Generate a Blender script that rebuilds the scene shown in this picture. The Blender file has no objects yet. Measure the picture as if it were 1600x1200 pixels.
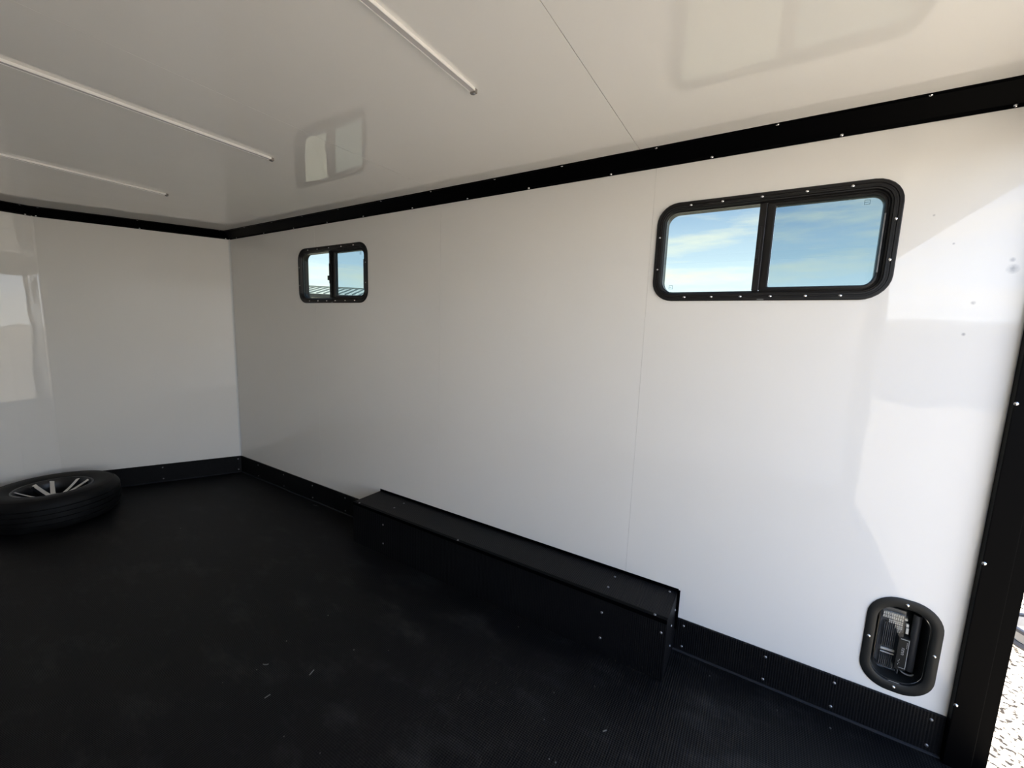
import bpy, bmesh, math, random
from mathutils import Vector, Matrix
random.seed(7)
S = bpy.context.scene
COL = S.collection
# ------------------------------------------------------------------ camera
cam_d = bpy.data.cameras.new('camera'); cam = bpy.data.objects.new('camera', cam_d); COL.objects.link(cam)
cam_d.sensor_width = 36.0; cam_d.lens = 639.85 / 1600 * 36.0
cam_d.clip_start = 0.02; cam_d.clip_end = 600
_r = Vector((-0.8506846, -0.5245269, 0.0347462)); _u = Vector((0.0986640, -0.0943922, 0.9906339)); _d = Vector((0.5163344, -0.8461452, -0.1320499))
M = Matrix.Identity(4)
for i in range(3):
    M[i][0] = _r[i]; M[i][1] = _u[i]; M[i][2] = -_d[i]
M[0][3], M[1][3], M[2][3] = -4.00555, 1.82532, 1.39041
cam.matrix_world = M
S.camera = cam
# ------------------------------------------------------------------ view
S.view_settings.view_transform = 'Standard'; S.view_settings.look = 'None'
S.view_settings.gamma = 1.0; S.view_settings.use_curve_mapping = False
S.view_settings.exposure = 0.0
SKY = 5.0; SUN = 13.5
# ------------------------------------------------------------------ world sky
wd = bpy.data.worlds.new('sky'); S.world = wd; wd.use_nodes = True
nt = wd.node_tree; nt.nodes.clear()
N = nt.nodes.new; L = nt.links.new
out = N('ShaderNodeOutputWorld'); bg = N('ShaderNodeBackground'); tc = N('ShaderNodeTexCoord'); sep = N('ShaderNodeSeparateXYZ')
L(tc.outputs['Generated'], sep.inputs[0])
ramp = N('ShaderNodeValToRGB'); L(sep.outputs['Z'], ramp.inputs[0])
cr = ramp.color_ramp
cr.elements[0].position = 0.0; cr.elements[0].color = (0.96, 0.97, 0.95, 1)
cr.elements[1].position = 1.0; cr.elements[1].color = (0.10, 0.20, 0.44, 1)
e = cr.elements.new(0.10); e.color = (0.72, 0.84, 1.0, 1)
e = cr.elements.new(0.30); e.color = (0.17, 0.30, 0.56, 1)
mp = N('ShaderNodeMapping'); mp.inputs['Scale'].default_value = (2.2, 2.2, 15.0); L(tc.outputs['Generated'], mp.inputs[0])
nz = N('ShaderNodeTexNoise'); nz.inputs['Scale'].default_value = 1.7; nz.inputs['Detail'].default_value = 7; nz.inputs['Roughness'].default_value = 0.58
L(mp.outputs[0], nz.inputs['Vector'])
cl = N('ShaderNodeValToRGB'); L(nz.outputs[0], cl.inputs[0])
cl.color_ramp.elements[0].position = 0.47; cl.color_ramp.elements[0].color = (0, 0, 0, 1)
cl.color_ramp.elements[1].position = 0.68; cl.color_ramp.elements[1].color = (1, 1, 1, 1)
mx = N('ShaderNodeMix'); mx.data_type = 'RGBA'
L(cl.outputs[0], mx.inputs[0]); L(ramp.outputs[0], mx.inputs[6])
crm = N('ShaderNodeValToRGB'); L(sep.outputs['Z'], crm.inputs[0])
crm.color_ramp.elements[0].position = 0.0; crm.color_ramp.elements[0].color = (1.0, 0.98, 0.91, 1)
crm.color_ramp.elements[1].position = 0.6; crm.color_ramp.elements[1].color = (0.34, 0.35, 0.37, 1)
L(crm.outputs[0], mx.inputs[7])
L(mx.outputs[2], bg.inputs[0]); bg.inputs[1].default_value = SKY
L(bg.outputs[0], out.inputs[0])
# ------------------------------------------------------------------ sun (from the left side and slightly ahead, never into the open rear)
sd = bpy.data.lights.new('sun', 'SUN'); sd.energy = SUN; sd.angle = 0.01; sd.color = (1.0, 0.93, 0.82)
so = bpy.data.objects.new('sun', sd); COL.objects.link(so)
so.rotation_euler = Vector((0.02, 0.44, 0.89)).to_track_quat('Z', 'Y').to_euler(); so.location = (0, 6, 12)

# ------------------------------------------------------------------ materials
def mat(name, col, rough=0.5, metal=0.0, spec=0.5, bump=None, var=None, coat=0.0):
    m = bpy.data.materials.new(name); m.use_nodes = True
    t = m.node_tree; b = t.nodes['Principled BSDF']
    b.inputs['Base Color'].default_value = (*col, 1); b.inputs['Roughness'].default_value = rough
    b.inputs['Metallic'].default_value = metal; b.inputs['Specular IOR Level'].default_value = spec
    b.inputs['Coat Weight'].default_value = coat
    n = t.nodes.new; l = t.links.new
    c = n('ShaderNodeTexCoord')
    if bump:            # list of (scale, detail, distance) noise layers
        prev = None
        for sc, de, di in bump:
            z = n('ShaderNodeTexNoise'); z.inputs['Scale'].default_value = sc; z.inputs['Detail'].default_value = de
            l(c.outputs['Object'], z.inputs['Vector'])
            bp = n('ShaderNodeBump'); bp.inputs['Strength'].default_value = 1.0; bp.inputs['Distance'].default_value = di
            l(z.outputs[0], bp.inputs['Height'])
            if prev: l(prev.outputs[0], bp.inputs['Normal'])
            prev = bp
        l(prev.outputs[0], b.inputs['Normal'])
    if var:             # (scale, colour 2, lo, hi)
        sc, c2, lo, hi = var
        z = n('ShaderNodeTexNoise'); z.inputs['Scale'].default_value = sc; z.inputs['Detail'].default_value = 6
        l(c.outputs['Object'], z.inputs['Vector'])
        r = n('ShaderNodeValToRGB'); r.color_ramp.elements[0].position = lo; r.color_ramp.elements[1].position = hi
        r.color_ramp.elements[0].color = (*col, 1); r.color_ramp.elements[1].color = (*c2, 1)
        l(z.outputs[0], r.inputs[0]); l(r.outputs[0], b.inputs['Base Color'])
    return m

WHITE = mat('white_gloss_panel', (0.885, 0.858, 0.812), 0.018, spec=0.5, bump=[(1.1, 1, 0.006), (4.0, 1, 0.0011)])
CEILW = mat('white_gloss_ceiling_panel', (0.885, 0.855, 0.81), 0.012, spec=0.75, bump=[(2.2, 1, 0.0008), (7.0, 1, 0.0005)])
WCORE = mat('wall_core', (0.75, 0.75, 0.73), 0.5)
DCORE = mat('roof_core', (0.10, 0.09, 0.08), 0.8)
BLACK = mat('black_powder_coat', (0.0010, 0.0010, 0.0013), 0.42, spec=0.04, bump=[(900, 1, 0.0001)])
FRAME = mat('black_anodised_frame', (0.008, 0.0075, 0.0075), 0.34, spec=0.3)
SCREW = mat('bright_screw', (0.75, 0.75, 0.75), 0.25, 1.0)
SCREWD = mat('dull_screw', (0.30, 0.30, 0.31), 0.4, 0.9)
ALU = mat('aluminium_channel', (0.92, 0.90, 0.87), 0.3, 0.15)
ENDC = mat('grey_end_cap', (0.23, 0.21, 0.19), 0.5)
LENSW = mat('milky_light_cover', (0.60, 0.57, 0.56), 0.15)
RUBBER = mat('tyre_rubber', (0.005, 0.005, 0.0052), 0.6, spec=0.2, bump=[(120, 3, 0.0004)], var=(9, (0.014, 0.014, 0.014), 0.5, 0.8))
ALLOY = mat('machined_alloy', (0.80, 0.77, 0.73), 0.38, 0.35)
ALLOYD = mat('dark_painted_alloy', (0.02, 0.02, 0.021), 0.3, 0.3)
CAPM = mat('wheel_cap_grey', (0.18, 0.18, 0.18), 0.3, 0.5)
PLASTIC = mat('black_moulded_plastic', (0.010, 0.011, 0.011), 0.42, spec=0.35)
CONDUIT = mat('dark_grey_conduit', (0.045, 0.046, 0.050), 0.4)
BEAD = mat('grey_sealant_bead', (0.014, 0.015, 0.018), 0.6, spec=0.2)
REFL = mat('silver_reflector', (0.90, 0.88, 0.80), 0.25, 0.2)
MARK = mat('pale_print', (0.45, 0.45, 0.44), 0.6)
DIRT = mat('pale_dirt', (0.17, 0.165, 0.15), 0.9)
ETCH = mat('etched_mark', (0.12, 0.22, 0.27), 0.6)
ROOFM = mat('pale_metal_roof', (0.86, 0.87, 0.80), 0.5)
RIBM = mat('roof_rib', (0.28, 0.30, 0.28), 0.5)
FASCIA = mat('dark_fascia', (0.035, 0.04, 0.04), 0.5)
SIDING = mat('pale_siding', (0.55, 0.56, 0.56), 0.5)
DOORM = mat('grey_roller_door', (0.22, 0.23, 0.25), 0.5)
TUB = mat('pale_grey_tub', (0.24, 0.23, 0.22), 0.5)
TUBD = mat('dark_tub_rim', (0.02, 0.02, 0.025), 0.5)

def stained(src, spots):
    """the same panel with a few small grey smudges: (x, z, radius)"""
    m = src.copy(); m.name = 'white_gloss_panel_smudged'; t = m.node_tree; b = t.nodes['Principled BSDF']; n = t.nodes.new; l = t.links.new
    c = n('ShaderNodeTexCoord'); z = n('ShaderNodeTexNoise'); z.inputs['Scale'].default_value = 90; l(c.outputs['Object'], z.inputs['Vector'])
    acc = None
    for x, zz, r in spots:
        d = n('ShaderNodeVectorMath'); d.operation = 'DISTANCE'; l(c.outputs['Object'], d.inputs[0]); d.inputs[1].default_value = (x, 0, zz)
        mr = n('ShaderNodeMapRange'); mr.inputs['From Min'].default_value = r; mr.inputs['From Max'].default_value = r*0.3; mr.inputs['To Max'].default_value = 0.9; l(d.outputs['Value'], mr.inputs['Value'])
        if acc is None: acc = mr.outputs[0]
        else:
            a = n('ShaderNodeMath'); a.operation = 'MAXIMUM'; l(acc, a.inputs[0]); l(mr.outputs[0], a.inputs[1]); acc = a.outputs[0]
    k = n('ShaderNodeMath'); k.operation = 'MULTIPLY'; l(acc, k.inputs[0]); l(z.outputs[0], k.inputs[1])
    mx_ = n('ShaderNodeMix'); mx_.data_type = 'RGBA'; l(k.outputs[0], mx_.inputs[0]); mx_.inputs[6].default_value = b.inputs['Base Color'].default_value; mx_.inputs[7].default_value = (0.22, 0.22, 0.24, 1)
    l(mx_.outputs[2], b.inputs['Base Color'])
    return m
WHITE_S = stained(WHITE, [(-4.604, 1.618, 0.016), (-4.535, 1.520, 0.007), (-4.526, 1.424, 0.006), (-4.600, 1.645, 0.008), (-4.415, 1.79, 0.004), (-4.47, 1.70, 0.004)])

def glass(name, tint, rough=0.0):
    m = bpy.data.materials.new(name); m.use_nodes = True; t = m.node_tree; t.nodes.clear()
    n = t.nodes.new; l = t.links.new
    o = n('ShaderNodeOutputMaterial'); mxs = n('ShaderNodeMixShader'); tr = n('ShaderNodeBsdfTransparent'); gl = n('ShaderNodeBsdfGlossy'); lw = n('ShaderNodeLayerWeight'); pw = n('ShaderNodeMath'); pw.operation = 'POWER'; pw.inputs[1].default_value = 5; fr = n('ShaderNodeMath'); fr.operation = 'MULTIPLY_ADD'; fr.inputs[1].default_value = 0.96; fr.inputs[2].default_value = 0.04; lw.inputs['Blend'].default_value = 0.5; l(lw.outputs['Facing'], pw.inputs[0]); l(pw.outputs[0], fr.inputs[0])
    tr.inputs[0].default_value = (*tint, 1); gl.inputs['Roughness'].default_value = rough
    l(fr.outputs[0], mxs.inputs[0]); l(tr.outputs[0], mxs.inputs[1]); l(gl.outputs[0], mxs.inputs[2]); l(mxs.outputs[0], o.inputs[0])
    return m
GLASS_L = glass('light_tinted_glass', (0.50, 0.53, 0.495))     # two faces are crossed: about 0.4 to 0.5 gets through
GLASS_D = glass('dark_tinted_glass', (0.36, 0.415, 0.41))
CLEAR = glass('clear_lens', (0.92, 0.92, 0.92))

def ribbed(name, base, dust, rib=0.0085, dist=0.0011, spec=0.3):
    m = bpy.data.materials.new(name); m.use_nodes = True; t = m.node_tree; b = t.nodes['Principled BSDF']
    n = t.nodes.new; l = t.links.new
    uv = n('ShaderNodeUVMap'); uv.uv_map = 'UVMap'; s = n('ShaderNodeSeparateXYZ'); l(uv.outputs[0], s.inputs[0])
    def mth(op, a, bb):
        k = n('ShaderNodeMath'); k.operation = op
        for i, v in enumerate((a, bb)):
            if v is None: continue
            if isinstance(v, (int, float)): k.inputs[i].default_value = v
            else: l(v, k.inputs[i])
        return k.outputs[0]
    w = mth('SINE', mth('MULTIPLY', s.outputs['X'], 2 * math.pi / rib), None)
    v = mth('SINE', mth('MULTIPLY', s.outputs['Y'], 2 * math.pi / (rib * 0.9)), None)
    h = mth('ADD', w, mth('MULTIPLY', v, 0.35))
    bp = n('ShaderNodeBump'); bp.inputs['Strength'].default_value = 0.8; bp.inputs['Distance'].default_value = dist * 0.5
    l(h, bp.inputs['Height']); l(bp.outputs[0], b.inputs['Normal'])
    mpp = n('ShaderNodeMapping'); mpp.inputs['Scale'].default_value = (1.6, 3.6, 1); mpp.inputs['Rotation'].default_value = (0, 0, 0.5); l(uv.outputs[0], mpp.inputs[0])
    z = n('ShaderNodeTexNoise'); z.inputs['Scale'].default_value = 2.4; z.inputs['Detail'].default_value = 9; z.inputs['Roughness'].default_value = 0.68; l(mpp.outputs[0], z.inputs['Vector'])
    r = n('ShaderNodeValToRGB'); r.color_ramp.elements[0].position = 0.52; r.color_ramp.elements[1].position = 0.78
    r.color_ramp.elements[0].color = (*base, 1); r.color_ramp.elements[1].color = (*dust, 1)
    l(z.outputs[0], r.inputs[0]); l(r.outputs[0], b.inputs['Base Color'])
    b.inputs['Roughness'].default_value = 0.5; b.inputs['Specular IOR Level'].default_value = spec
    return m
FLOORM = ribbed('ribbed_black_rubber_floor', (0.0042, 0.0042, 0.0046), (0.026, 0.026, 0.025), spec=0.20)
KICKM = ribbed('ribbed_black_rubber_kick', (0.0035, 0.0035, 0.0042), (0.007, 0.007, 0.007), spec=0.18)

def gravel():
    m = bpy.data.materials.new('pale_gravel'); m.use_nodes = True; t = m.node_tree; b = t.nodes['Principled BSDF']
    n = t.nodes.new; l = t.links.new
    c = n('ShaderNodeTexCoord'); v = n('ShaderNodeTexVoronoi'); v.inputs['Scale'].default_value = 55; l(c.outputs['Object'], v.inputs['Vector'])
    z = n('ShaderNodeTexNoise'); z.inputs['Scale'].default_value = 38; z.inputs['Detail'].default_value = 5; l(c.outputs['Object'], z.inputs['Vector'])
    r = n('ShaderNodeValToRGB'); r.color_ramp.elements[0].position = 0.41; r.color_ramp.elements[1].position = 0.48
    r.color_ramp.elements[0].color = (0.06, 0.05, 0.04, 1); r.color_ramp.elements[1].color = (0.70, 0.61, 0.47, 1)
    l(z.outputs[0], r.inputs[0]); l(r.outputs[0], b.inputs['Base Color'])
    bp = n('ShaderNodeBump'); bp.inputs['Distance'].default_value = 0.02; bp.inputs['Strength'].default_value = 0.7; l(v.outputs['Distance'], bp.inputs['Height']); l(bp.outputs[0], b.inputs['Normal'])
    b.inputs['Roughness'].default_value = 0.95; b.inputs['Specular IOR Level'].default_value = 0.1
    return m
GRAVEL = gravel()

# ------------------------------------------------------------------ helpers
def link(name, bm, material, parent=None, smooth=False, loc=None):
    me = bpy.data.meshes.new(name)
    bmesh.ops.recalc_face_normals(bm, faces=bm.faces[:])
    bm.to_mesh(me); bm.free()
    for m in (material if isinstance(material, (list, tuple)) else [material]): me.materials.append(m)
    if smooth:
        for p in me.polygons: p.use_smooth = True
        me.set_sharp_from_angle(angle=math.radians(35))
    o = bpy.data.objects.new(name, me); COL.objects.link(o)
    if parent: o.parent = parent
    if loc is not None: o.location = loc
    return o
def inst(name, me, parent, loc, rot=None):
    o = bpy.data.objects.new(name, me); COL.objects.link(o); o.parent = parent; o.location = loc
    if rot is not None: o.rotation_mode = 'QUATERNION'; o.rotation_quaternion = rot
    return o
def empty(name, loc=(0, 0, 0), rz=0.0):
    o = bpy.data.objects.new(name, None); COL.objects.link(o); o.location = loc; o.rotation_euler = (0, 0, rz); o.empty_display_size = 0.05
    return o
def tag(o, label, cat=None, group=None, kind=None):
    o['label'] = label
    if cat: o['category'] = cat
    if group: o['group'] = group
    if kind: o['kind'] = kind
    return o
def box(bm, a, b, mi=0):
    x0, y0, z0 = a; x1, y1, z1 = b
    v = [bm.verts.new(p) for p in ((x0,y0,z0),(x1,y0,z0),(x1,y1,z0),(x0,y1,z0),(x0,y0,z1),(x1,y0,z1),(x1,y1,z1),(x0,y1,z1))]
    for f in ((0,3,2,1),(4,5,6,7),(0,1,5,4),(1,2,6,5),(2,3,7,6),(3,0,4,7)):
        bm.faces.new([v[i] for i in f]).material_index = mi
    return bm
def prism(bm, poly, z0, z1):
    lo = [bm.verts.new((x, y, z0)) for x, y in poly]; hi = [bm.verts.new((x, y, z1)) for x, y in poly]
    bm.faces.new(lo); bm.faces.new(hi)
    n = len(poly)
    for i in range(n): bm.faces.new((lo[i], lo[(i+1) % n], hi[(i+1) % n], hi[i]))
    return bm
def lathe(bm, prof, n=24, closed=False, mi=0):
    rings = []
    for r, z in prof:
        rings.append([bm.verts.new((r*math.cos(2*math.pi*k/n), r*math.sin(2*math.pi*k/n), z)) for k in range(n)] if r > 1e-6 else [bm.verts.new((0, 0, z))])
    pairs = list(zip(rings, rings[1:])) + ([(rings[-1], rings[0])] if closed else [])
    for a, b in pairs:
        for k in range(n):
            k2 = (k+1) % n
            if len(a) == 1 and len(b) == 1: continue
            if len(a) == 1: f = bm.faces.new((a[0], b[k], b[k2]))
            elif len(b) == 1: f = bm.faces.new((a[k], a[k2], b[0]))
            else: f = bm.faces.new((a[k], a[k2], b[k2], b[k]))
            f.material_index = mi
    return bm
def bevel(bm, w, seg=2):
    bmesh.ops.bevel(bm, geom=bm.edges[:], offset=w, segments=seg, affect='EDGES', profile=0.6)
    return bm
def rrect(cx, cz, hw, hh, r, n=7):
    """rounded rectangle in the x-z plane; r is one radius or (front-top, rear-top, rear-bottom, front-bottom)"""
    r = max(r, 0.002); pts = []
    for sx, sz, a0 in ((1, 1, 0), (-1, 1, 90), (-1, -1, 180), (1, -1, 270)):
        for k in range(n+1):
            a = math.radians(a0 + 90*k/n)
            pts.append((cx + sx*(hw-r) + r*math.cos(a), cz + sz*(hh-r) + r*math.sin(a)))
    return pts
def loft(bm, loops, close=False, cap_end=False):
    vs = [[bm.verts.new(p) for p in lp] for lp in loops]
    prs = list(zip(vs, vs[1:])) + ([(vs[-1], vs[0])] if close else [])
    for a, b in prs:
        n = len(a)
        for i in range(n): bm.faces.new((a[i], a[(i+1) % n], b[(i+1) % n], b[i]))
    if cap_end: bm.faces.new(vs[-1])
    return bm
def uv_from(o, fn):
    me = o.data; uv = me.uv_layers.new(name='UVMap')
    for p in me.polygons:
        for li in p.loop_indices:
            uv.data[li].uv = fn(me.vertices[me.loops[li].vertex_index].co, p.normal)
# shared screw head
_b = lathe(bmesh.new(), [(0, 0.0032), (0.0026, 0.0030), (0.0048, 0.0018), (0.0058, 0.0)], 10)
_o = link('screw', _b, SCREW, smooth=True); SCREW_ME = _o.data; bpy.data.objects.remove(_o)
SCREW_ME2 = SCREW_ME.copy(); SCREW_ME2.materials[0] = SCREWD
def screw(parent, p, n, dull=False):
    return inst('screw', SCREW_ME2 if dull else SCREW_ME, parent, p, Vector(n).to_track_quat('Z', 'Y'))

# ------------------------------------------------------------------ dimensions (metres, floor at z = 0, right wall at y = 0)
H = 2.13; W = 2.44; XR = -4.646; XE = -4.755; NX = 0.5254; NY = 1.04; GZ = -0.50; TH = 0.05
PATH = [(XR, 0.0), (0.0, 0.0), (NX, NY), (NX, W-NY), (0.0, W), (XR, W)]
def seg_dir(i):
    a, b = Vector(PATH[i]), Vector(PATH[i+1]); return (b-a).normalized()
def mitre(i):
    if i == 0: d = seg_dir(0); return Vector((-d.y, d.x))
    if i == len(PATH)-1: d = seg_dir(i-1); return Vector((-d.y, d.x))
    d1, d2 = seg_dir(i-1), seg_dir(i); n1 = Vector((-d1.y, d1.x)); n2 = Vector((-d2.y, d2.x))
    m = (n1+n2); return m / (1 + n1.dot(n2))
def sweep(bm, i, prof, t0=0.0, t1=1.0):
    """closed profile [(inset, z)] swept along wall segment i, mitred at the joints"""
    a, b = Vector(PATH[i]), Vector(PATH[i+1]); d = (b-a).normalized(); n = Vector((-d.y, d.x))
    ends = []
    for t in (t0, t1):
        p = a.lerp(b, t); m = n if 0 < t < 1 else (mitre(i) if t == 0 else mitre(i+1))
        ends.append([bm.verts.new((p.x+m.x*y, p.y+m.y*y, z)) for y, z in prof])
    k = len(prof)
    for j in range(k): bm.faces.new((ends[0][j], ends[0][(j+1) % k], ends[1][(j+1) % k], ends[1][j]))
    bm.faces.new(ends[0]); bm.faces.new(ends[1])
    return bm
def gridslab(bm, x0, x1, z0, z1, y0, y1, holes):
    """slab in the x-z plane with rectangular holes"""
    xs = sorted({x0, x1, *[min(max(h[k], x0), x1) for h in holes for k in (0, 1)]}); zs = sorted({z0, z1, *[min(max(h[k], z0), z1) for h in holes for k in (2, 3)]})
    def solid(i, j):
        if i < 0 or j < 0 or i >= len(xs)-1 or j >= len(zs)-1: return False
        cx = (xs[i]+xs[i+1])/2; cz = (zs[j]+zs[j+1])/2
        return not any(h[0] < cx < h[1] and h[2] < cz < h[3] for h in holes)
    V = {}
    def v(i, j, y):
        if (i, j, y) not in V: V[(i, j, y)] = bm.verts.new((xs[i], y, zs[j]))
        return V[(i, j, y)]
    for i in range(len(xs)-1):
        for j in range(len(zs)-1):
            if not solid(i, j): continue
            for y in (y0, y1): bm.faces.new((v(i,j,y), v(i+1,j,y), v(i+1,j+1,y), v(i,j+1,y)))
            for di, dj, a, b in ((-1,0,(i,j),(i,j+1)), (1,0,(i+1,j),(i+1,j+1)), (0,-1,(i,j),(i+1,j)), (0,1,(i,j+1),(i+1,j+1))):
                if not solid(i+di, j+dj): bm.faces.new((v(*a,y0), v(*b,y0), v(*b,y1), v(*a,y1)))
    return bm

# ------------------------------------------------------------------ ground outside
bm = bmesh.new(); box(bm, (-90, -90, GZ-0.2), (90, 90, GZ))
tag(link('ground', bm, GRAVEL), 'sunlit pale gravel yard around the trailer', kind='structure')

# ------------------------------------------------------------------ floor
poly = [(XE, 0.0), (0, 0), (NX, NY), (NX, W-NY), (0, W), (XE, W)]
fl = link('floor', prism(bmesh.new(), [(x, y) for x, y in poly], -0.06, 0.0), FLOORM)
uv_from(fl, lambda c, n: (c.x, c.y))
tag(fl, 'black ribbed rubber floor with dusty scuffs', kind='structure')

# ------------------------------------------------------------------ walls
PAN = 0.004
WIN = [(-3.9575, 1.7255), (-1.3865, 1.7255)]; WHW, WHH = 0.3825, 0.195
holes = [(cx-WHW+0.03, cx+WHW-0.03, cz-WHH+0.03, cz+WHH-0.03) for cx, cz in WIN]
LPX, LPZ = -4.5075, 0.347
holes.append((LPX-0.075, LPX+0.075, LPZ-0.139, LPZ+0.139))
wr = link('wall_right', gridslab(bmesh.new(), XE, 0.0, -0.06, H, -TH, -PAN, holes), WCORE)
tag(wr, 'long glossy white panelled side wall with two sliding windows', kind='structure')
seams = [XR, -3.553, -2.386, -1.205, 0.0]
g = 0.0003
for a, b in zip(seams, seams[1:]):
    link('panel', gridslab(bmesh.new(), a+(g if a > XR else 0), b-(g if b < 0 else 0.0), 0.0, H, -PAN, 0.0, holes), WHITE_S if a == XR else WHITE, wr)
wl = link('wall_left', gridslab(bmesh.new(), XE, 0.0, -0.06, H, W+PAN, W+TH, []), WCORE)
tag(wl, 'glossy white panelled side wall facing the windows', kind='structure')
for a, b in zip(seams, seams[1:]):
    link('panel', gridslab(bmesh.new(), a+(g if a > XR else 0), b-(g if b < 0 else 0.0), 0.0, H, W, W+PAN, []), WHITE, wl)
def nose_wall(name, i, label):
    o = link(name, sweep(bmesh.new(), i, [(-PAN, -0.06), (-TH, -0.06), (-TH, H), (-PAN, H)]), WCORE)
    tag(o, label, kind='structure')
    if i == 2:      # the flat tip panel bows slightly into the room
        link('panel', prism(bmesh.new(), [(NX, NY), (NX-0.0044, W/2), (NX, W-NY), (NX+PAN, W-NY), (NX+PAN, NY)], 0, H), WHITE, o)
    else:
        link('panel', sweep(bmesh.new(), i, [(0, 0), (-PAN, 0), (-PAN, H), (0, H)]), WHITE, o)
    return o
nose_wall('wall_nose_right', 1, 'angled white nose wall joining the windowed side wall')
nose_wall('wall_nose_front', 2, 'narrow flat white wall at the tip of the nose')
nose_wall('wall_nose_left', 3, 'angled white nose wall joining the plain side wall')
# slim white beads covering the vertical joints
for k, (i, nm) in enumerate(((1, 'trim_1'), (2, 'trim_2'))):
    p = Vector(PATH[i]); m = mitre(i); d1, d2 = -seg_dir(i-1), seg_dir(i)
    w = 0.012 if i == 1 else 0.007
    poly2 = [p + m*0.0005, p + d1*w + m*0.0005, p + d1*w + m*0.003, p + m*0.0042, p + d2*w + m*0.003, p + d2*w + m*0.0005]
    o = link(nm, prism(bmesh.new(), [(v.x, v.y) for v in poly2], 0.15, H-0.058), WCORE if i == 1 else WHITE)
    tag(o, 'slim pale corner bead between side wall and nose wall' if i == 1 else 'slim white joint bead between angled and flat nose walls', kind='structure')

# ------------------------------------------------------------------ ceiling
ce = link('ceiling', prism(bmesh.new(), [(XE, -TH), (0, -TH), (NX+TH, NY), (NX+TH, W-NY), (0, W+TH), (XE, W+TH)], H+PAN+0.002, H+0.07), DCORE)
tag(ce, 'glossy white panelled ceiling with fine seams', kind='structure')
cs = [-3.496, -2.388]; gg = 0.0011
for poly in ([(XE, 0), (cs[0]-gg, 0), (cs[0]-gg, W), (XE, W)], [(cs[0]+gg, 0), (cs[1]-gg*0.6, 0), (cs[1]-gg*0.6, W), (cs[0]+gg, W)],
             [(cs[1]+gg*0.6, 0), (0, 0), (NX, NY), (NX, W-NY), (0, W), (cs[1]+gg*0.6, W)]):
    link('panel', prism(bmesh.new(), poly, H, H+PAN), CEILW, ce)

# ------------------------------------------------------------------ black cove trim round the ceiling
COVE = [(0.0, H-0.061), (0.0035, H-0.0615), (0.0045, H-0.050), (0.012, H-0.043), (0.043, H-0.012), (0.050, H-0.0045), (0.061, H-0.0035), (0.061, H), (0.0, H)]
labels = ['black cove trim between ceiling and windowed side wall', 'black cove trim between ceiling and angled nose wall beside the windowed wall',
          'short black cove trim above the flat nose wall', 'black cove trim between ceiling and angled nose wall beside the plain wall', 'black cove trim between ceiling and plain side wall']
for i in range(5):
    o = link('trim_%d' % (3+i), sweep(bmesh.new(), i, COVE), BLACK); tag(o, labels[i], kind='structure')
    a, b = Vector(PATH[i]), Vector(PATH[i+1]); ln = (b-a).length; d = (b-a).normalized(); n = Vector((-d.y, d.x))
    if i == 0:
        lo = [-4.548, -4.155, -3.760, -3.361, -2.951, -2.575, -2.168, -1.735, -1.36, -0.96, -0.55, -0.12]
        hi = [-4.353, -3.967, -3.559, -3.148, -2.782, -2.358, -1.96, -1.55, -1.15, -0.76, -0.36]
        lo = [x-XR for x in lo]; hi = [x-XR for x in hi]
    elif i in (1, 3): lo = [0.03, 0.585, ln-0.022]; hi = [0.07, 0.585, ln-0.05]
    elif i == 2: lo = [0.03, ln-0.03]; hi = [0.06, ln-0.06]
    else: lo = [0.12+0.4*k for k in range(12)]; hi = [0.3+0.4*k for k in range(11)]
    for t in lo:
        p = a+d*t; screw(o, (p.x+n.x*0.0042, p.y+n.y*0.0042, H-0.0545), (n.x, n.y, 0.05))
    for t in hi:
        p = a+d*t+n*0.0545; screw(o, (p.x, p.y, H-0.0042), (0, 0, -1))

# ------------------------------------------------------------------ rear door frame
def post(name, y0, s, label):
    o = link(name, bevel(box(bmesh.new(), (-4.713, min(y0+s*0.0005, y0+s*0.03), 0.0005), (XR-0.002, max(y0+s*0.0005, y0+s*0.03), H-0.001)), 0.002, 2), BLACK)
    tag(o, label, kind='structure')
    link('jamb', bevel(box(bmesh.new(), (XE, min(y0-s*0.06, y0+s*0.004), -0.06), (-4.7135, max(y0-s*0.06, y0+s*0.004), H-0.001)), 0.002, 2), BLACK, o)
    if s > 0:
        for z in (0.223, 0.72, 1.225, 1.72): screw(o, (-4.6525, 0.0302, z), (0.1, 1, 0))
    return o
post('trim_8', 0.0, 1, 'black steel post at the open rear end beside the recessed lamp')
post('trim_9', W, -1, 'black steel post at the open rear end of the plain wall')
o = link('trim_10', bevel(box(bmesh.new(), (-4.75, 0.031, 1.985), (-4.652, W-0.031, H-0.001)), 0.003, 2), BLACK)
tag(o, 'black steel header across the open rear end', kind='structure')
o = link('trim_11', bevel(box(bmesh.new(), (XE-0.03, 0.0, -0.07), (XE-0.001, W, 0.003)), 0.003, 2), FRAME)
tag(o, 'black steel sill along the open rear end', kind='structure')

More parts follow.
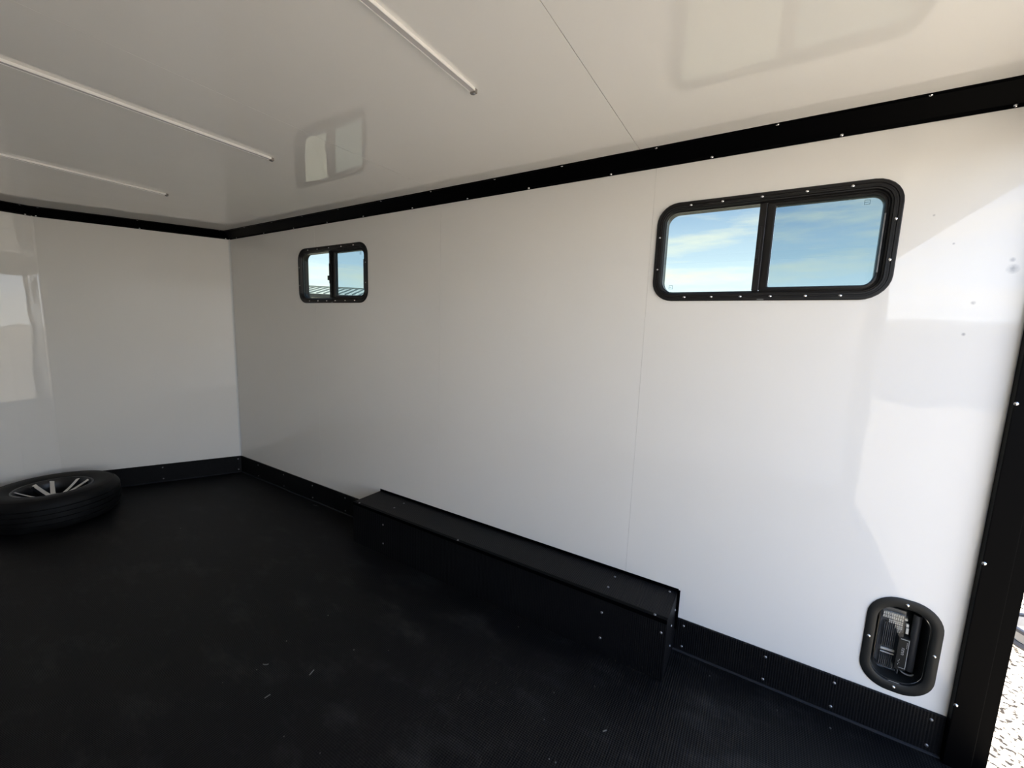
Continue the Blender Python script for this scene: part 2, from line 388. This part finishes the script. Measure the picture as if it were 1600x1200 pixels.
# ------------------------------------------------------------------ wheel box
X0, X1, BY, BZ = -3.785, -1.875, 0.222, 0.270
wb = empty('wheel_box', ((X0+X1)/2, 0.0, 0.0))
tag(wb, 'long low black ribbed box over the wheel on the floor against the side wall', 'wheel box')
bx = (X0+X1)/2
def wpart(name, a, b, m=KICKM, bev=0.0):
    bmm = box(bmesh.new(), (a[0]-bx, a[1], a[2]), (b[0]-bx, b[1], b[2]))
    if bev: bevel(bmm, bev, 2)
    o = link(name, bmm, m, wb)
    if m is KICKM: uv_from(o, lambda c, n: ((c.y if abs(n.x) > 0.7 else c.x), c.z+c.y))
    return o
wpart('top_panel', (X0+0.002, 0.002, BZ-0.006), (X1-0.002, BY-0.0005, BZ), KICKM, 0.0015)
wpart('front_panel', (X0+0.002, BY-0.006, 0.001), (X1-0.002, BY, BZ-0.0065), KICKM, 0.0015)
wpart('end_panel', (X0, 0.002, 0.001), (X0+0.0018, BY, BZ), KICKM)
wpart('end_panel', (X1-0.0018, 0.002, 0.001), (X1, BY, BZ), KICKM)
wpart('wall_flange', (X0-0.004, 0.0006, BZ-0.02), (X1+0.004, 0.0018, BZ+0.014), BLACK)
wpart('wall_flange', (X0-0.012, 0.0085, 0.10), (X0-0.0002, 0.0105, BZ+0.014), BLACK)
wpart('edge_strip', (X0+0.001, BY-0.016, BZ+0.0002), (X1-0.001, BY+0.002, BZ+0.0016), BLACK)
wpart('edge_strip', (X0+0.001, BY+0.0002, BZ-0.016), (X1-0.001, BY+0.002, BZ), BLACK)
for x, y in ((-2.151, 0.134), (-2.15, 0.053), (-3.518, 0.145), (-3.519, 0.052), (X0+0.03, 0.02)): screw(wb, (x-bx, y, BZ), (0, 0, 1), True)
for x in (X0+0.05, -2.72, X1-0.05): screw(wb, (x-bx, BY-0.008, BZ+0.0016), (0, 0, 1), True)
for x in (-2.15, -3.52):
    for z in (0.075, 0.195): screw(wb, (x-bx, BY, z), (0, 1, 0), True)
screw(wb, (X0+0.02-bx, BY, 0.21), (0, 1, 0), True)
for y, z in ((0.10, 0.17), (0.09, 0.07), (0.03, 0.2)): screw(wb, (X0-bx, y, z), (-1, 0, 0), True)

# ------------------------------------------------------------------ ribbed kick boards
def kick(name, i, label, t0=0.0, t1=1.0, scr=()):
    KP = [(0.0006, 0.001), (0.008, 0.001), (0.008, 0.150), (0.006, 0.1525), (0.0006, 0.1525)]
    o = link(name, sweep(bmesh.new(), i, KP, t0, t1), KICKM); a = Vector(PATH[i]); d = seg_dir(i); n = Vector((-d.y, d.x)); ln = (Vector(PATH[i+1])-a).length
    uv_from(o, lambda c, nn: ((Vector((c.x, c.y))-a).dot(d), c.z))
    tag(o, label, kind='structure')
    link('sealant_bead', sweep(bmesh.new(), i, [(0.0082, 0.0006), (0.0150, 0.0006), (0.0132, 0.0046), (0.0082, 0.0072)], t0, t1), BEAD, o)
    for s in scr:
        for z in (0.1255, 0.027):
            p = a+d*s+n*0.008; screw(o, (p.x, p.y, z), (n.x, n.y, 0), True)
    return o
LN = -XR
kick('baseboard_right', 0, 'black ribbed kick board between the wheel box and the nose corner', (X1+0.0045-XR)/LN, 1.0, [-1.5-XR, -1.1-XR, -0.7-XR, -0.3-XR])
kick('baseboard_rear_right', 0, 'black ribbed kick board between the wheel box and the rear post', 0.0, (X0-0.0005-XR)/LN, [-3.822-XR, -4.130-XR, -4.349-XR, -4.612-XR])
kick('baseboard_nose_right', 1, 'black ribbed kick board under the angled nose wall by the windowed wall', scr=[0.028, 0.562, 1.10])
kick('baseboard_nose_front', 2, 'black ribbed kick board under the flat nose wall', scr=[0.05, 0.31])
kick('baseboard_nose_left', 3, 'black ribbed kick board under the angled nose wall by the plain wall', scr=[0.06, 0.6, 1.13])
kick('baseboard_left', 4, 'black ribbed kick board under the plain side wall', scr=[0.1+0.4*k for k in range(12)])

# ------------------------------------------------------------------ sliding windows
def window(name, cx, cz, label, latch_big):
    root = empty(name, (cx, 0.0, cz)); tag(root, label, kind='structure')
    OR = 0.080
    prof = [(0.0, 0.0006), (0.0, 0.0050), (0.003, 0.0080), (0.0115, 0.0080), (0.0130, 0.0055), (0.0175, 0.0055), (0.0190, 0.0085), (0.0245, 0.0085),
            (0.0260, 0.0040), (0.0300, 0.0030), (0.0330, -0.0040), (0.0365, -0.0060), (0.0365, -0.052), (0.0302, -0.052), (0.0302, 0.0006)]
    loops = [[(x, y, z) for x, z in rrect(0, 0, WHW-i, WHH-i, OR-i)] for i, y in prof]
    link('frame', loft(bmesh.new(), loops, close=True), FRAME, root, smooth=True)
    # divider
    link('mullion', bevel(box(bmesh.new(), (-0.0045, -0.032, -WHH+0.037), (0.0175, 0.003, WHH-0.037)), 0.0015, 1), FRAME, root)
    # sliding sash at the rear half, set nearer the room
    sx0, sx1 = -0.3455, -0.0050; hw = (sx1-sx0)/2; cxs = (sx0+sx1)/2; hh = WHH-0.037
    rr = rrect
    def sash_loop(ins_f, ins_r, ins_z, rad, y):
        x1 = sx1-ins_f; x0 = sx0+ins_r; zz = hh-ins_z; pts = []
        for sx, sz, a0, r in ((1, 1, 0, 0.004), (-1, 1, 90, rad), (-1, -1, 180, rad), (1, -1, 270, 0.004)):
            for k in range(8):
                a = math.radians(a0+90*k/7); bxx = (x1-r) if sx > 0 else (x0+r); bz = sz*(zz-r)
                pts.append((bxx+r*math.cos(a), y, bz+r*math.sin(a)))
        return pts
    lp = [sash_loop(0.0, 0.0, 0.0, 0.042, -0.030), sash_loop(0, 0, 0, 0.042, -0.0065), sash_loop(0.008, 0.003, 0.005, 0.040, -0.004), sash_loop(0.024, 0.007, 0.0105, 0.035, -0.004),
          sash_loop(0.0285, 0.0095, 0.0135, 0.032, -0.010), sash_loop(0.0285, 0.0095, 0.0135, 0.032, -0.030)]
    sash = link('sash', loft(bmesh.new(), lp, close=True), FRAME, root, smooth=True)
    bmp = bmesh.new(); loft(bmp, [sash_loop(0.0287, 0.0097, 0.0137, 0.031, -0.020), sash_loop(0.0287, 0.0097, 0.0137, 0.031, -0.016)]); 
    bmp.verts.ensure_lookup_table(); k = len(bmp.verts)//2; bmp.faces.new(bmp.verts[:k]); bmp.faces.new(bmp.verts[k:])
    p1 = link('pane', bmp, GLASS_D, sash)
    p1['label'] = 'darker tinted sliding pane'
    link('pull_strip', bevel(box(bmesh.new(), (sx0+0.003, -0.0035, -0.105), (sx0+0.0075, 0.0015, 0.085)), 0.0008, 1), CAPM, sash)
    # fixed pane
    fx0, fx1, fz = 0.0176, WHW-0.0368, WHH-0.0368
    def fl_loop(y):
        pts = []
        for sx, sz, a0, r in ((1, 1, 0, 0.0435), (-1, 1, 90, 0.002), (-1, -1, 180, 0.002), (1, -1, 270, 0.0435)):
            for q in range(8):
                a = math.radians(a0+90*q/7); pts.append(((fx1-r if sx > 0 else fx0+r)+r*math.cos(a), y, sz*(fz-r)+r*math.sin(a)))
        return pts
    bmp = bmesh.new(); loft(bmp, [fl_loop(-0.016), fl_loop(-0.012)]); bmp.verts.ensure_lookup_table(); k = len(bmp.verts)//2; bmp.faces.new(bmp.verts[:k]); bmp.faces.new(bmp.verts[k:])
    p2 = link('pane', bmp, GLASS_L, root); p2['label'] = 'lighter tinted fixed pane'
    # etched safety-glass marks
    for par, ux, uz, yy in ((sash, -0.292, 0.128, -0.0155), (p2, 0.312, -0.138, -0.0115)):
        b2 = bmesh.new(); s = 0.0075
        for a, c in (((-s, -s), (s, -s+0.0012)), ((-s, s-0.0012), (s, s)), ((-s, -s), (-s+0.0012, s)), ((s-0.0012, -s), (s, s)), ((-s*0.5, -0.0006), (s, 0.0006))):
            box(b2, (ux+a[0], yy, uz+a[1]), (ux+c[0], yy+0.0003, uz+c[1]))
        link('glass_mark', b2, ETCH, par)
    # latch on the divider
    lt = link('latch', bevel(box(bmesh.new(), (0.004, 0.0032, -0.062), (0.0135, 0.0085, 0.075)), 0.0015, 2), FRAME, root)
    link('latch_tab', bevel(box(bmesh.new(), (0.0105, 0.0088, -0.040), (0.0225 if latch_big else 0.0165, 0.0150, -0.008)), 0.0015, 2), PLASTIC, lt)
    link('weep_clip', bevel(box(bmesh.new(), (-0.026, 0.0086, -WHH+0.0015), (-0.004, 0.0098, -WHH+0.006)), 0.0004, 1), CAPM, root)
    # screws
    for x in (-3.700, -3.812, -3.943, -4.078, -4.203): screw(root, (x+3.9575, 0.0056, WHH-0.0152), (0, 1, 0))
    for x in (-3.704, -3.804, -3.905, -4.003, -4.110, -4.209): screw(root, (x+3.9575, 0.0056, -WHH+0.0152), (0, 1, 0))
    for z in (0.0625, -0.066):
        screw(root, (WHW-0.0152, 0.0056, z), (0, 1, 0)); screw(root, (-WHW+0.0152, 0.0056, z), (0, 1, 0))
window('window_1', *WIN[0], 'black-framed sliding window near the rear post, showing blue sky', False)
window('window_2', *WIN[1], 'black-framed sliding window near the nose corner, showing a metal roof', True)

# ------------------------------------------------------------------ recessed lamp
lp = empty('recessed_lamp', (LPX, 0.0, LPZ)); tag(lp, 'black recessed lamp with clear ribbed lens low in the wall beside the rear post', 'lamp')
hw, hh, R0 = 0.0985, 0.175, 0.086
prof = [(0, 0.0006), (0, 0.003), (0.003, 0.0048), (0.024, 0.0048), (0.028, 0.002), (0.030, -0.006)]
loops = [[(x, y, z) for x, z in rrect(0, 0, hw-i, hh-i*1.25, R0-i, 9)] for i, y in prof]
link('flange', loft(bmesh.new(), loops), PLASTIC, lp, smooth=True)
prof = [(0.0302, -0.0062), (0.033, -0.045), (0.040, -0.078), (0.055, -0.082)]
loops = [[(x, y, z) for x, z in rrect(0, 0, hw-i, hh-i*1.25, R0-i, 9)] for i, y in prof]
link('cup', loft(bmesh.new(), loops, cap_end=True), PLASTIC, lp, smooth=True)
for p in ((0.085, 0.004), (-0.085, 0.004)): screw(lp, (p[0], 0.0048, p[1]), (0, 1, 0))
for z in (0.156, -0.156): screw(lp, (0.0, 0.0048, z), (0, 1, 0))
refl = link('reflector', bevel(box(bmesh.new(), (-0.022, -0.074, -0.132), (0.046, -0.068, 0.098)), 0.002, 1), CAPM, lp)
for k in range(9):
    x = -0.010+0.0052*k
    link('fin', box(bmesh.new(), (x, -0.0675, -0.050), (x+0.0020, -0.056, 0.040+0.0005*k)), MARK if k < 2 else CAPM, refl)
    link('fin', box(bmesh.new(), (x, -0.0675, -0.128), (x+0.0020, -0.058, -0.072)), MARK if k < 2 else CAPM, refl)
def prism_row(x0, n, z0, z1):
    b2 = bmesh.new()
    for k in range(n):
        for q in range(2):
            x = x0+0.0056*k; zz = z0+(z1-z0)*q/2
            box(b2, (x, -0.0675, zz), (x+0.0042, -0.058, zz+(z1-z0)/2-0.0018))
    o = link('prism_row', b2, REFL, refl); o['kind'] = 'stuff'
prism_row(-0.0140, 10, 0.060, 0.084); prism_row(-0.0140, 7, 0.044, 0.058); prism_row(-0.0140, 4, 0.028, 0.042)
for z, zz in ((-0.061, 0.008), (-0.072, 0.004)): link('crossbar', bevel(box(bmesh.new(), (-0.004, -0.0555, z), (0.036, -0.050, z+zz)), 0.001, 1), REFL, refl)
for x, z0, z1 in ((-0.0285, 0.048, 0.060), (-0.0300, 0.022, 0.044), (-0.0230, 0.070, 0.078)): link('prism', bevel(box(bmesh.new(), (x, -0.060, z0), (x+0.0075, -0.052, z1)), 0.0008, 1), REFL, refl)
link('lens', bevel(box(bmesh.new(), (-0.018, -0.049, -0.128), (0.056, -0.034, 0.100)), 0.006, 3), CLEAR, lp, smooth=True)
mod = link('driver_module', bevel(box(bmesh.new(), (-0.0325, -0.066, -0.106), (-0.0020, -0.030, 0.016)), 0.002, 2), PLASTIC, lp)
b2 = bmesh.new()
for a, c in (((-0.0305, -0.096), (-0.0290, 0.0120)), ((-0.0305, 0.0105), (-0.008, 0.0125)), ((-0.0305, -0.0975), (-0.012, -0.0960))): box(b2, (a[0], -0.0299, a[1]), (c[0], -0.0295, c[1]))
link('label_border', b2, MARK, mod)
b2 = bmesh.new()
for k in range(3):
    z = -0.047+0.0095*k; box(b2, (-0.0205, -0.0299, z), (-0.0135, -0.0295, z+0.0014)); box(b2, (-0.0205, -0.0299, z+0.0056), (-0.0135, -0.0295, z+0.0070)); box(b2, (-0.0205, -0.0299, z), (-0.0191, -0.0295, z+0.0068))
for k in range(4): box(b2, (-0.0105-0.0028*(k % 2), -0.0299, -0.088+0.006*k), (-0.0093-0.0028*(k % 2), -0.0295, -0.0835+0.006*k))
for k in range(4): box(b2, (-0.0262, -0.0299, -0.020+0.006*k), (-0.0250, -0.0295, -0.016+0.006*k))
link('label_print', b2, MARK, mod)['kind'] = 'stuff'
bm = lathe(bmesh.new(), [(0, -0.110), (0.010, -0.110), (0.0115, -0.106), (0.0115, 0.100), (0.010, 0.104), (0, 0.104)], 16)
bmesh.ops.translate(bm, verts=bm.verts[:], vec=(-0.0465, -0.052, 0)); link('conduit', bm, CONDUIT, lp, smooth=True)
bm = bmesh.new(); pts = [(-0.038+0.016*math.cos(a), -0.045+0.008*math.sin(a*0.5), -0.110+0.010*math.sin(a)) for a in [math.pi*(1+k/9) for k in range(10)]]
for a, c in zip(pts, pts[1:]):
    a = Vector(a); c = Vector(c); bmesh.ops.create_cone(bm, cap_ends=True, segments=8, radius1=0.003, radius2=0.003, depth=(c-a).length*1.1, matrix=Matrix.Translation((a+c)/2) @ (c-a).to_track_quat('Z', 'Y').to_matrix().to_4x4())
link('cable', bm, CAPM, lp, smooth=True)
link('bracket', bevel(box(bmesh.new(), (-0.0150, -0.06, -0.126), (-0.0125, -0.034, -0.107)), 0.0005, 1), CAPM, lp)

# ------------------------------------------------------------------ ceiling light bars
for x, lab in ((-3.152, 'slim aluminium light bar on the ceiling between the two cross seams'), (-1.998, 'slim aluminium light bar on the ceiling just ahead of the fainter seam'), (-0.839, 'slim aluminium light bar on the ceiling closest to the nose')):
    y0, y1 = 0.712, W-0.712
    r = empty('light_bar', (x, (y0+y1)/2, H)); tag(r, lab, 'ceiling light', 'slim light bars across the ceiling')
    hl = (y1-y0)/2
    bm = bmesh.new(); sec = [(-0.0105, -0.0004), (-0.0105, -0.0098), (-0.0088, -0.0098), (-0.0088, -0.003), (0.0088, -0.003), (0.0088, -0.0098), (0.0105, -0.0098), (0.0105, -0.0004)]
    a = [bm.verts.new((u, -hl+0.012, w)) for u, w in sec]; b = [bm.verts.new((u, hl-0.012, w)) for u, w in sec]; k = len(sec)
    for j in range(k): bm.faces.new((a[j], a[(j+1) % k], b[(j+1) % k], b[j]))
    bm.faces.new(a); bm.faces.new(b); link('channel', bm, ALU, r)
    bm = bmesh.new(); sec = [(-0.0080, -0.0033), (-0.0080, -0.0080), (-0.0070, -0.0088), (0.0070, -0.0088), (0.0080, -0.0080), (0.0080, -0.0033)]
    a = [bm.verts.new((u, -hl+0.0122, w)) for u, w in sec]; b = [bm.verts.new((u, hl-0.0122, w)) for u, w in sec]; k = len(sec)
    for j in range(k): bm.faces.new((a[j], a[(j+1) % k], b[(j+1) % k], b[j]))
    bm.faces.new(a); bm.faces.new(b); link('cover', bm, LENSW, r, smooth=True)
    for s in (-1, 1):
        ec = link('end_cap', bevel(box(bmesh.new(), (-0.011, min(s*hl, s*(hl-0.0118)), -0.0135), (0.011, max(s*hl, s*(hl-0.0118)), -0.0005)), 0.0022, 2), ENDC, r)
        inst('cap_screw', SCREW_ME2, ec, (0, s*(hl-0.006), -0.0135), Vector((0, 0, -1)).to_track_quat('Z', 'Y'))

# ------------------------------------------------------------------ spare wheel lying on the floor
TX, TY, TR, THH = 0.08, 1.16, 0.335, 0.22
sw = empty('spare_wheel', (TX, TY, 0.0)); tag(sw, 'spare wheel with black tyre and split-spoke alloy rim lying on the floor', 'wheel')
pr = []
top = [(0.188, 0.196), (0.200, 0.205), (0.225, 0.214), (0.262, 0.2195), (0.285, 0.217), (0.300, 0.211), (0.302, 0.2135), (0.306, 0.2095), (0.318, 0.199), (0.3255, 0.188), (0.3300, 0.178)]
tread = []
for k, zc in enumerate((0.160, 0.127, 0.093, 0.060)):
    rr_ = 0.3345 if k in (1, 2) else 0.333
    tread += [(rr_, zc+0.005), (rr_-0.008, zc+0.0035), (rr_-0.008, zc-0.0035), (rr_, zc-0.005)]
bot = [(r, THH-z) for r, z in reversed(top)]
pr = top + tread + [(r, z if z > 0.0005 else 0.0005) for r, z in bot]
link('tyre', lathe(bmesh.new(), pr, 72), RUBBER, sw, smooth=True)
rim = link('rim', lathe(bmesh.new(), [(0.196, 0.203), (0.193, 0.2065), (0.186, 0.2055), (0.182, 0.196), (0.172, 0.180), (0.168, 0.120), (0.168, 0.050), (0.180, 0.024), (0.1865, 0.016), (0.1885, 0.018), (0.184, 0.03), (0.1745, 0.052), (0.1745, 0.12), (0.178, 0.178), (0.188, 0.194)], 64, closed=True), ALLOYD, sw, smooth=True)
rim['label'] = 'dark painted rim barrel'
link('rim_lip', lathe(bmesh.new(), [(0.1955, 0.2048), (0.1925, 0.2075), (0.1865, 0.2068), (0.1850, 0.2050)], 64), ALLOYD, rim, smooth=True)
hub = link('hub', lathe(bmesh.new(), [(0, 0.143), (0.030, 0.143), (0.034, 0.139), (0.036, 0.131), (0.052, 0.129), (0.060, 0.122), (0.066, 0.10), (0.070, 0.075), (0.0, 0.075)], 40), ALLOYD, sw, smooth=True)
link('centre_cap', lathe(bmesh.new(), [(0, 0.149), (0.024, 0.148), (0.0285, 0.1435)], 28), CAPM, hub, smooth=True)
for k in range(5):
    a = math.radians(6+36+72*k)
    bm = lathe(bmesh.new(), [(0, 0.1345), (0.006, 0.1345), (0.008, 0.1325), (0.008, 0.1285)], 6); bmesh.ops.translate(bm, verts=bm.verts[:], vec=(0.048*math.cos(a), 0.048*math.sin(a), 0)); link('lug_hole', bm, PLASTIC, hub)
def spoke(th):
    """one split spoke: a stem that forks into two arms, pale machined face on dark flanks"""
    bm = bmesh.new()
    def arm(sgn):
        prev = None
        for t in [q/8 for q in range(9)]:
            r = 0.046+0.134*t; off = sgn*(0.008+0.038*t**1.15)
            z = 0.132+0.066*t**1.3; w = 0.0125-0.0015*t if t < 0.9 else 0.0125
            ring = [bm.verts.new((r, off-w, z)), bm.verts.new((r, off+w, z)), bm.verts.new((r-0.002, off+w*1.15, z-0.026)), bm.verts.new((r-0.002, off-w*1.15, z-0.026))]
            if prev:
                for j in range(4):
                    f = bm.faces.new((prev[j], prev[(j+1) % 4], ring[(j+1) % 4], ring[j])); f.material_index = 0 if j == 0 else 1
            else: bm.faces.new(ring).material_index = 1
            prev = ring
        bm.faces.new(prev).material_index = 1
    arm(1); arm(-1)
    bmesh.ops.rotate(bm, verts=bm.verts[:], cent=(0, 0, 0), matrix=Matrix.Rotation(th, 3, 'Z'))
    o = link('spoke', bm, [ALLOY, ALLOYD], sw); o['label'] = 'forked spoke with pale machined face'
for k in range(5): spoke(math.radians(6+72*k))
bm = lathe(bmesh.new(), [(0, 0.026), (0.0035, 0.026), (0.0035, 0.0), (0, 0.0)], 8)
bmesh.ops.rotate(bm, verts=bm.verts[:], cent=(0, 0, 0), matrix=Matrix.Rotation(math.radians(-60), 3, 'Y')); bmesh.ops.translate(bm, verts=bm.verts[:], vec=(0.172, 0.02, 0.178))
bmesh.ops.rotate(bm, verts=bm.verts[:], cent=(0, 0, 0), matrix=Matrix.Rotation(math.radians(20), 3, 'Z')); link('valve', bm, PLASTIC, rim)

# ------------------------------------------------------------------ specks of debris on the floor
SP = [(-1.199,.62),(-.827,.647),(-.816,.767),(-2.398,1.08),(-2.753,1.171),(-2.353,1.182),(-2.348,.93),(-2.352,.731),(-3.149,.733),(-3.538,.744),(-3.56,.741),(-3.442,.511),(-3.461,.63),(-3.565,.395),(-3.147,.283),(-2.755,.72),(-4.18,.108),(-3.946,.081),(-4.343,.085),(-2.903,1.138),(-2.631,.80)]
for x, y in SP:
    bm = bmesh.new(); bmesh.ops.create_icosphere(bm, subdivisions=1, radius=random.uniform(0.0018, 0.0036))
    for v in bm.verts: v.co = Vector((v.co.x*random.uniform(.7, 1.4), v.co.y*random.uniform(.7, 1.4), v.co.z*0.6))
    zmin = min(v.co.z for v in bm.verts)
    for v in bm.verts: v.co.z -= zmin
    tag(link('dirt_speck', bm, DIRT, loc=(x, y, 0.0)), 'tiny pale speck of dirt lying on the black floor', 'debris', 'dirt specks on the floor')
def strip(name, x, y, ln, rz, label, curve=0.0):
    bm = bmesh.new(); prev = None
    for q in range(6):
        t = q/5-0.5; c = Vector((ln*t, curve*(0.25-t*t), 0)); ring = [bm.verts.new((c.x, c.y-0.002, 0)), bm.verts.new((c.x, c.y+0.002, 0)), bm.verts.new((c.x, c.y+0.001, 0.0022)), bm.verts.new((c.x, c.y-0.001, 0.0022))]
        if prev:
            for j in range(4): bm.faces.new((prev[j], prev[(j+1) % 4], ring[(j+1) % 4], ring[j]))
        else: bm.faces.new(ring)
        prev = ring
    bm.faces.new(prev); o = link(name, bm, DIRT, loc=(x, y, 0.0)); o.rotation_euler = (0, 0, rz); tag(o, label, 'debris')
strip('curled_shaving', -2.398, 1.045, 0.022, 0.6, 'short curled pale shaving lying on the floor', 0.012)
strip('straw_bit', -2.589, 0.967, 0.026, 1.9, 'short straight straw bit on the bare floor')
strip('straw_bit', -3.659, 0.548, 0.016, 0.9, 'tiny bright straw bit on the floor near the wheel box end')
strip('straw_bit', -1.192, 0.045, 0.040, 0.2, 'pale straw bit at the foot of the kick board by the nose corner')
strip('straw_bit', -2.553, 1.12, 0.020, 1.5, 'stubby pale straw bit beside the curled shaving')

# ------------------------------------------------------------------ outside: metal-roofed building seen through the front window
t = Vector((-0.743, -0.669, 0)); nrm = Vector((-0.669, 0.743, 0)); E0 = Vector((18.3, -13.68, 0)); RISE = 0.72; RUN = 4.4
ba = math.atan2(t.y, t.x)
bl = empty('metal_roof_building', (E0.x, E0.y, GZ), ba); tag(bl, 'low building with pale ribbed metal roof beyond the front window', 'building')
# local: x along the eave, +y away from the trailer or towards it
ys = 1.0 if (Matrix.Rotation(ba, 3, 'Z') @ Vector((0, 1, 0))).dot(-nrm) > 0 else -1.0
EV = 3.1-GZ; HLn = 14.0
def bbox(a, b): return tuple(min(p, q) for p, q in zip(a, b)), tuple(max(p, q) for p, q in zip(a, b))
link('wall', box(bmesh.new(), *bbox((-HLn, ys*0.5, 0), (HLn, ys*(2*RUN-0.5), EV-0.05))), SIDING, bl)
bm = bmesh.new()
sec = [(0, EV), (RUN, EV+RISE), (2*RUN, EV), (2*RUN, EV-0.08), (RUN, EV+RISE-0.08), (0, EV-0.08)]
a = [bm.verts.new((-HLn-0.4, ys*y, z)) for y, z in sec]; b = [bm.verts.new((HLn+0.4, ys*y, z)) for y, z in sec]
for j in range(6): bm.faces.new((a[j], a[(j+1) % 6], b[(j+1) % 6], b[j]))
bm.faces.new(a); bm.faces.new(b); rf = link('roof', bm, ROOFM, bl)
bm = bmesh.new(); ang = math.atan2(RISE, RUN); ll = math.hypot(RUN, RISE)
box(bm, (-0.03, 0, 0.001), (0.03, ll, 0.06)); bmesh.ops.rotate(bm, verts=bm.verts[:], cent=(0, 0, 0), matrix=Matrix.Rotation(ang, 3, 'X'))
if ys < 0: bmesh.ops.scale(bm, verts=bm.verts[:], vec=(1, -1, 1))
o0 = link('roof_rib', bm, RIBM, rf, loc=(-HLn, 0, EV))
for k in range(1, 71): inst('roof_rib', o0.data, rf, (-HLn+0.4*k, 0, EV))
link('ridge_cap', box(bmesh.new(), *bbox((-HLn-0.4, ys*(RUN-0.15), EV+RISE-0.02), (HLn+0.4, ys*(RUN+0.15), EV+RISE+0.07))), RIBM, rf)
link('gutter', bevel(box(bmesh.new(), *bbox((-HLn-0.4, ys*-0.14, EV-0.24), (HLn+0.4, ys*-0.001, EV-0.02))), 0.02, 1), FASCIA, bl)

# outside: long low shed across the yard, seen only as a reflection in the glossy wall
sh = empty('yard_shed', (-11.0, 17.5, GZ)); tag(sh, 'long low pale shed across the gravel yard', 'building')
link('wall', box(bmesh.new(), (-13, 0, 0), (13, 6, 2.55)), SIDING, sh)
bm = bmesh.new(); sec = [(-0.5, 2.5), (3, 3.25), (6.5, 2.5), (6.5, 2.62), (3, 3.37), (-0.5, 2.62)]
a = [bm.verts.new((-13.5, y, z)) for y, z in sec]; b = [bm.verts.new((13.5, y, z)) for y, z in sec]
for j in range(6): bm.faces.new((a[j], a[(j+1) % 6], b[(j+1) % 6], b[j]))
bm.faces.new(a); bm.faces.new(b); link('roof', bm, ROOFM, sh)
for k in range(4): link('roller_door', bevel(box(bmesh.new(), (-11.5+6*k, -0.06, 0), (-7.7+6*k, -0.005, 2.2)), 0.02, 1), DOORM, sh)

# outside: round tub standing on the gravel beside the rear post
tb = empty('round_tub', (-5.70, -1.98, GZ)); tag(tb, 'pale grey round tub with dark rim on the gravel', 'tub')
link('body', lathe(bmesh.new(), [(0, 0.035), (0.15, 0.035), (0.165, 0.11), (0.158, 0.11), (0.145, 0.05), (0, 0.05)], 28), TUB, tb, smooth=True)
link('base', lathe(bmesh.new(), [(0, 0.0), (0.158, 0.0), (0.163, 0.012), (0.155, 0.034), (0, 0.034)], 28), TUBD, tb, smooth=True)
link('rim', lathe(bmesh.new(), [(0.1655, 0.100), (0.178, 0.105), (0.178, 0.125), (0.156, 0.125), (0.156, 0.111), (0.1655, 0.111)], 28, closed=True), TUBD, tb, smooth=True)
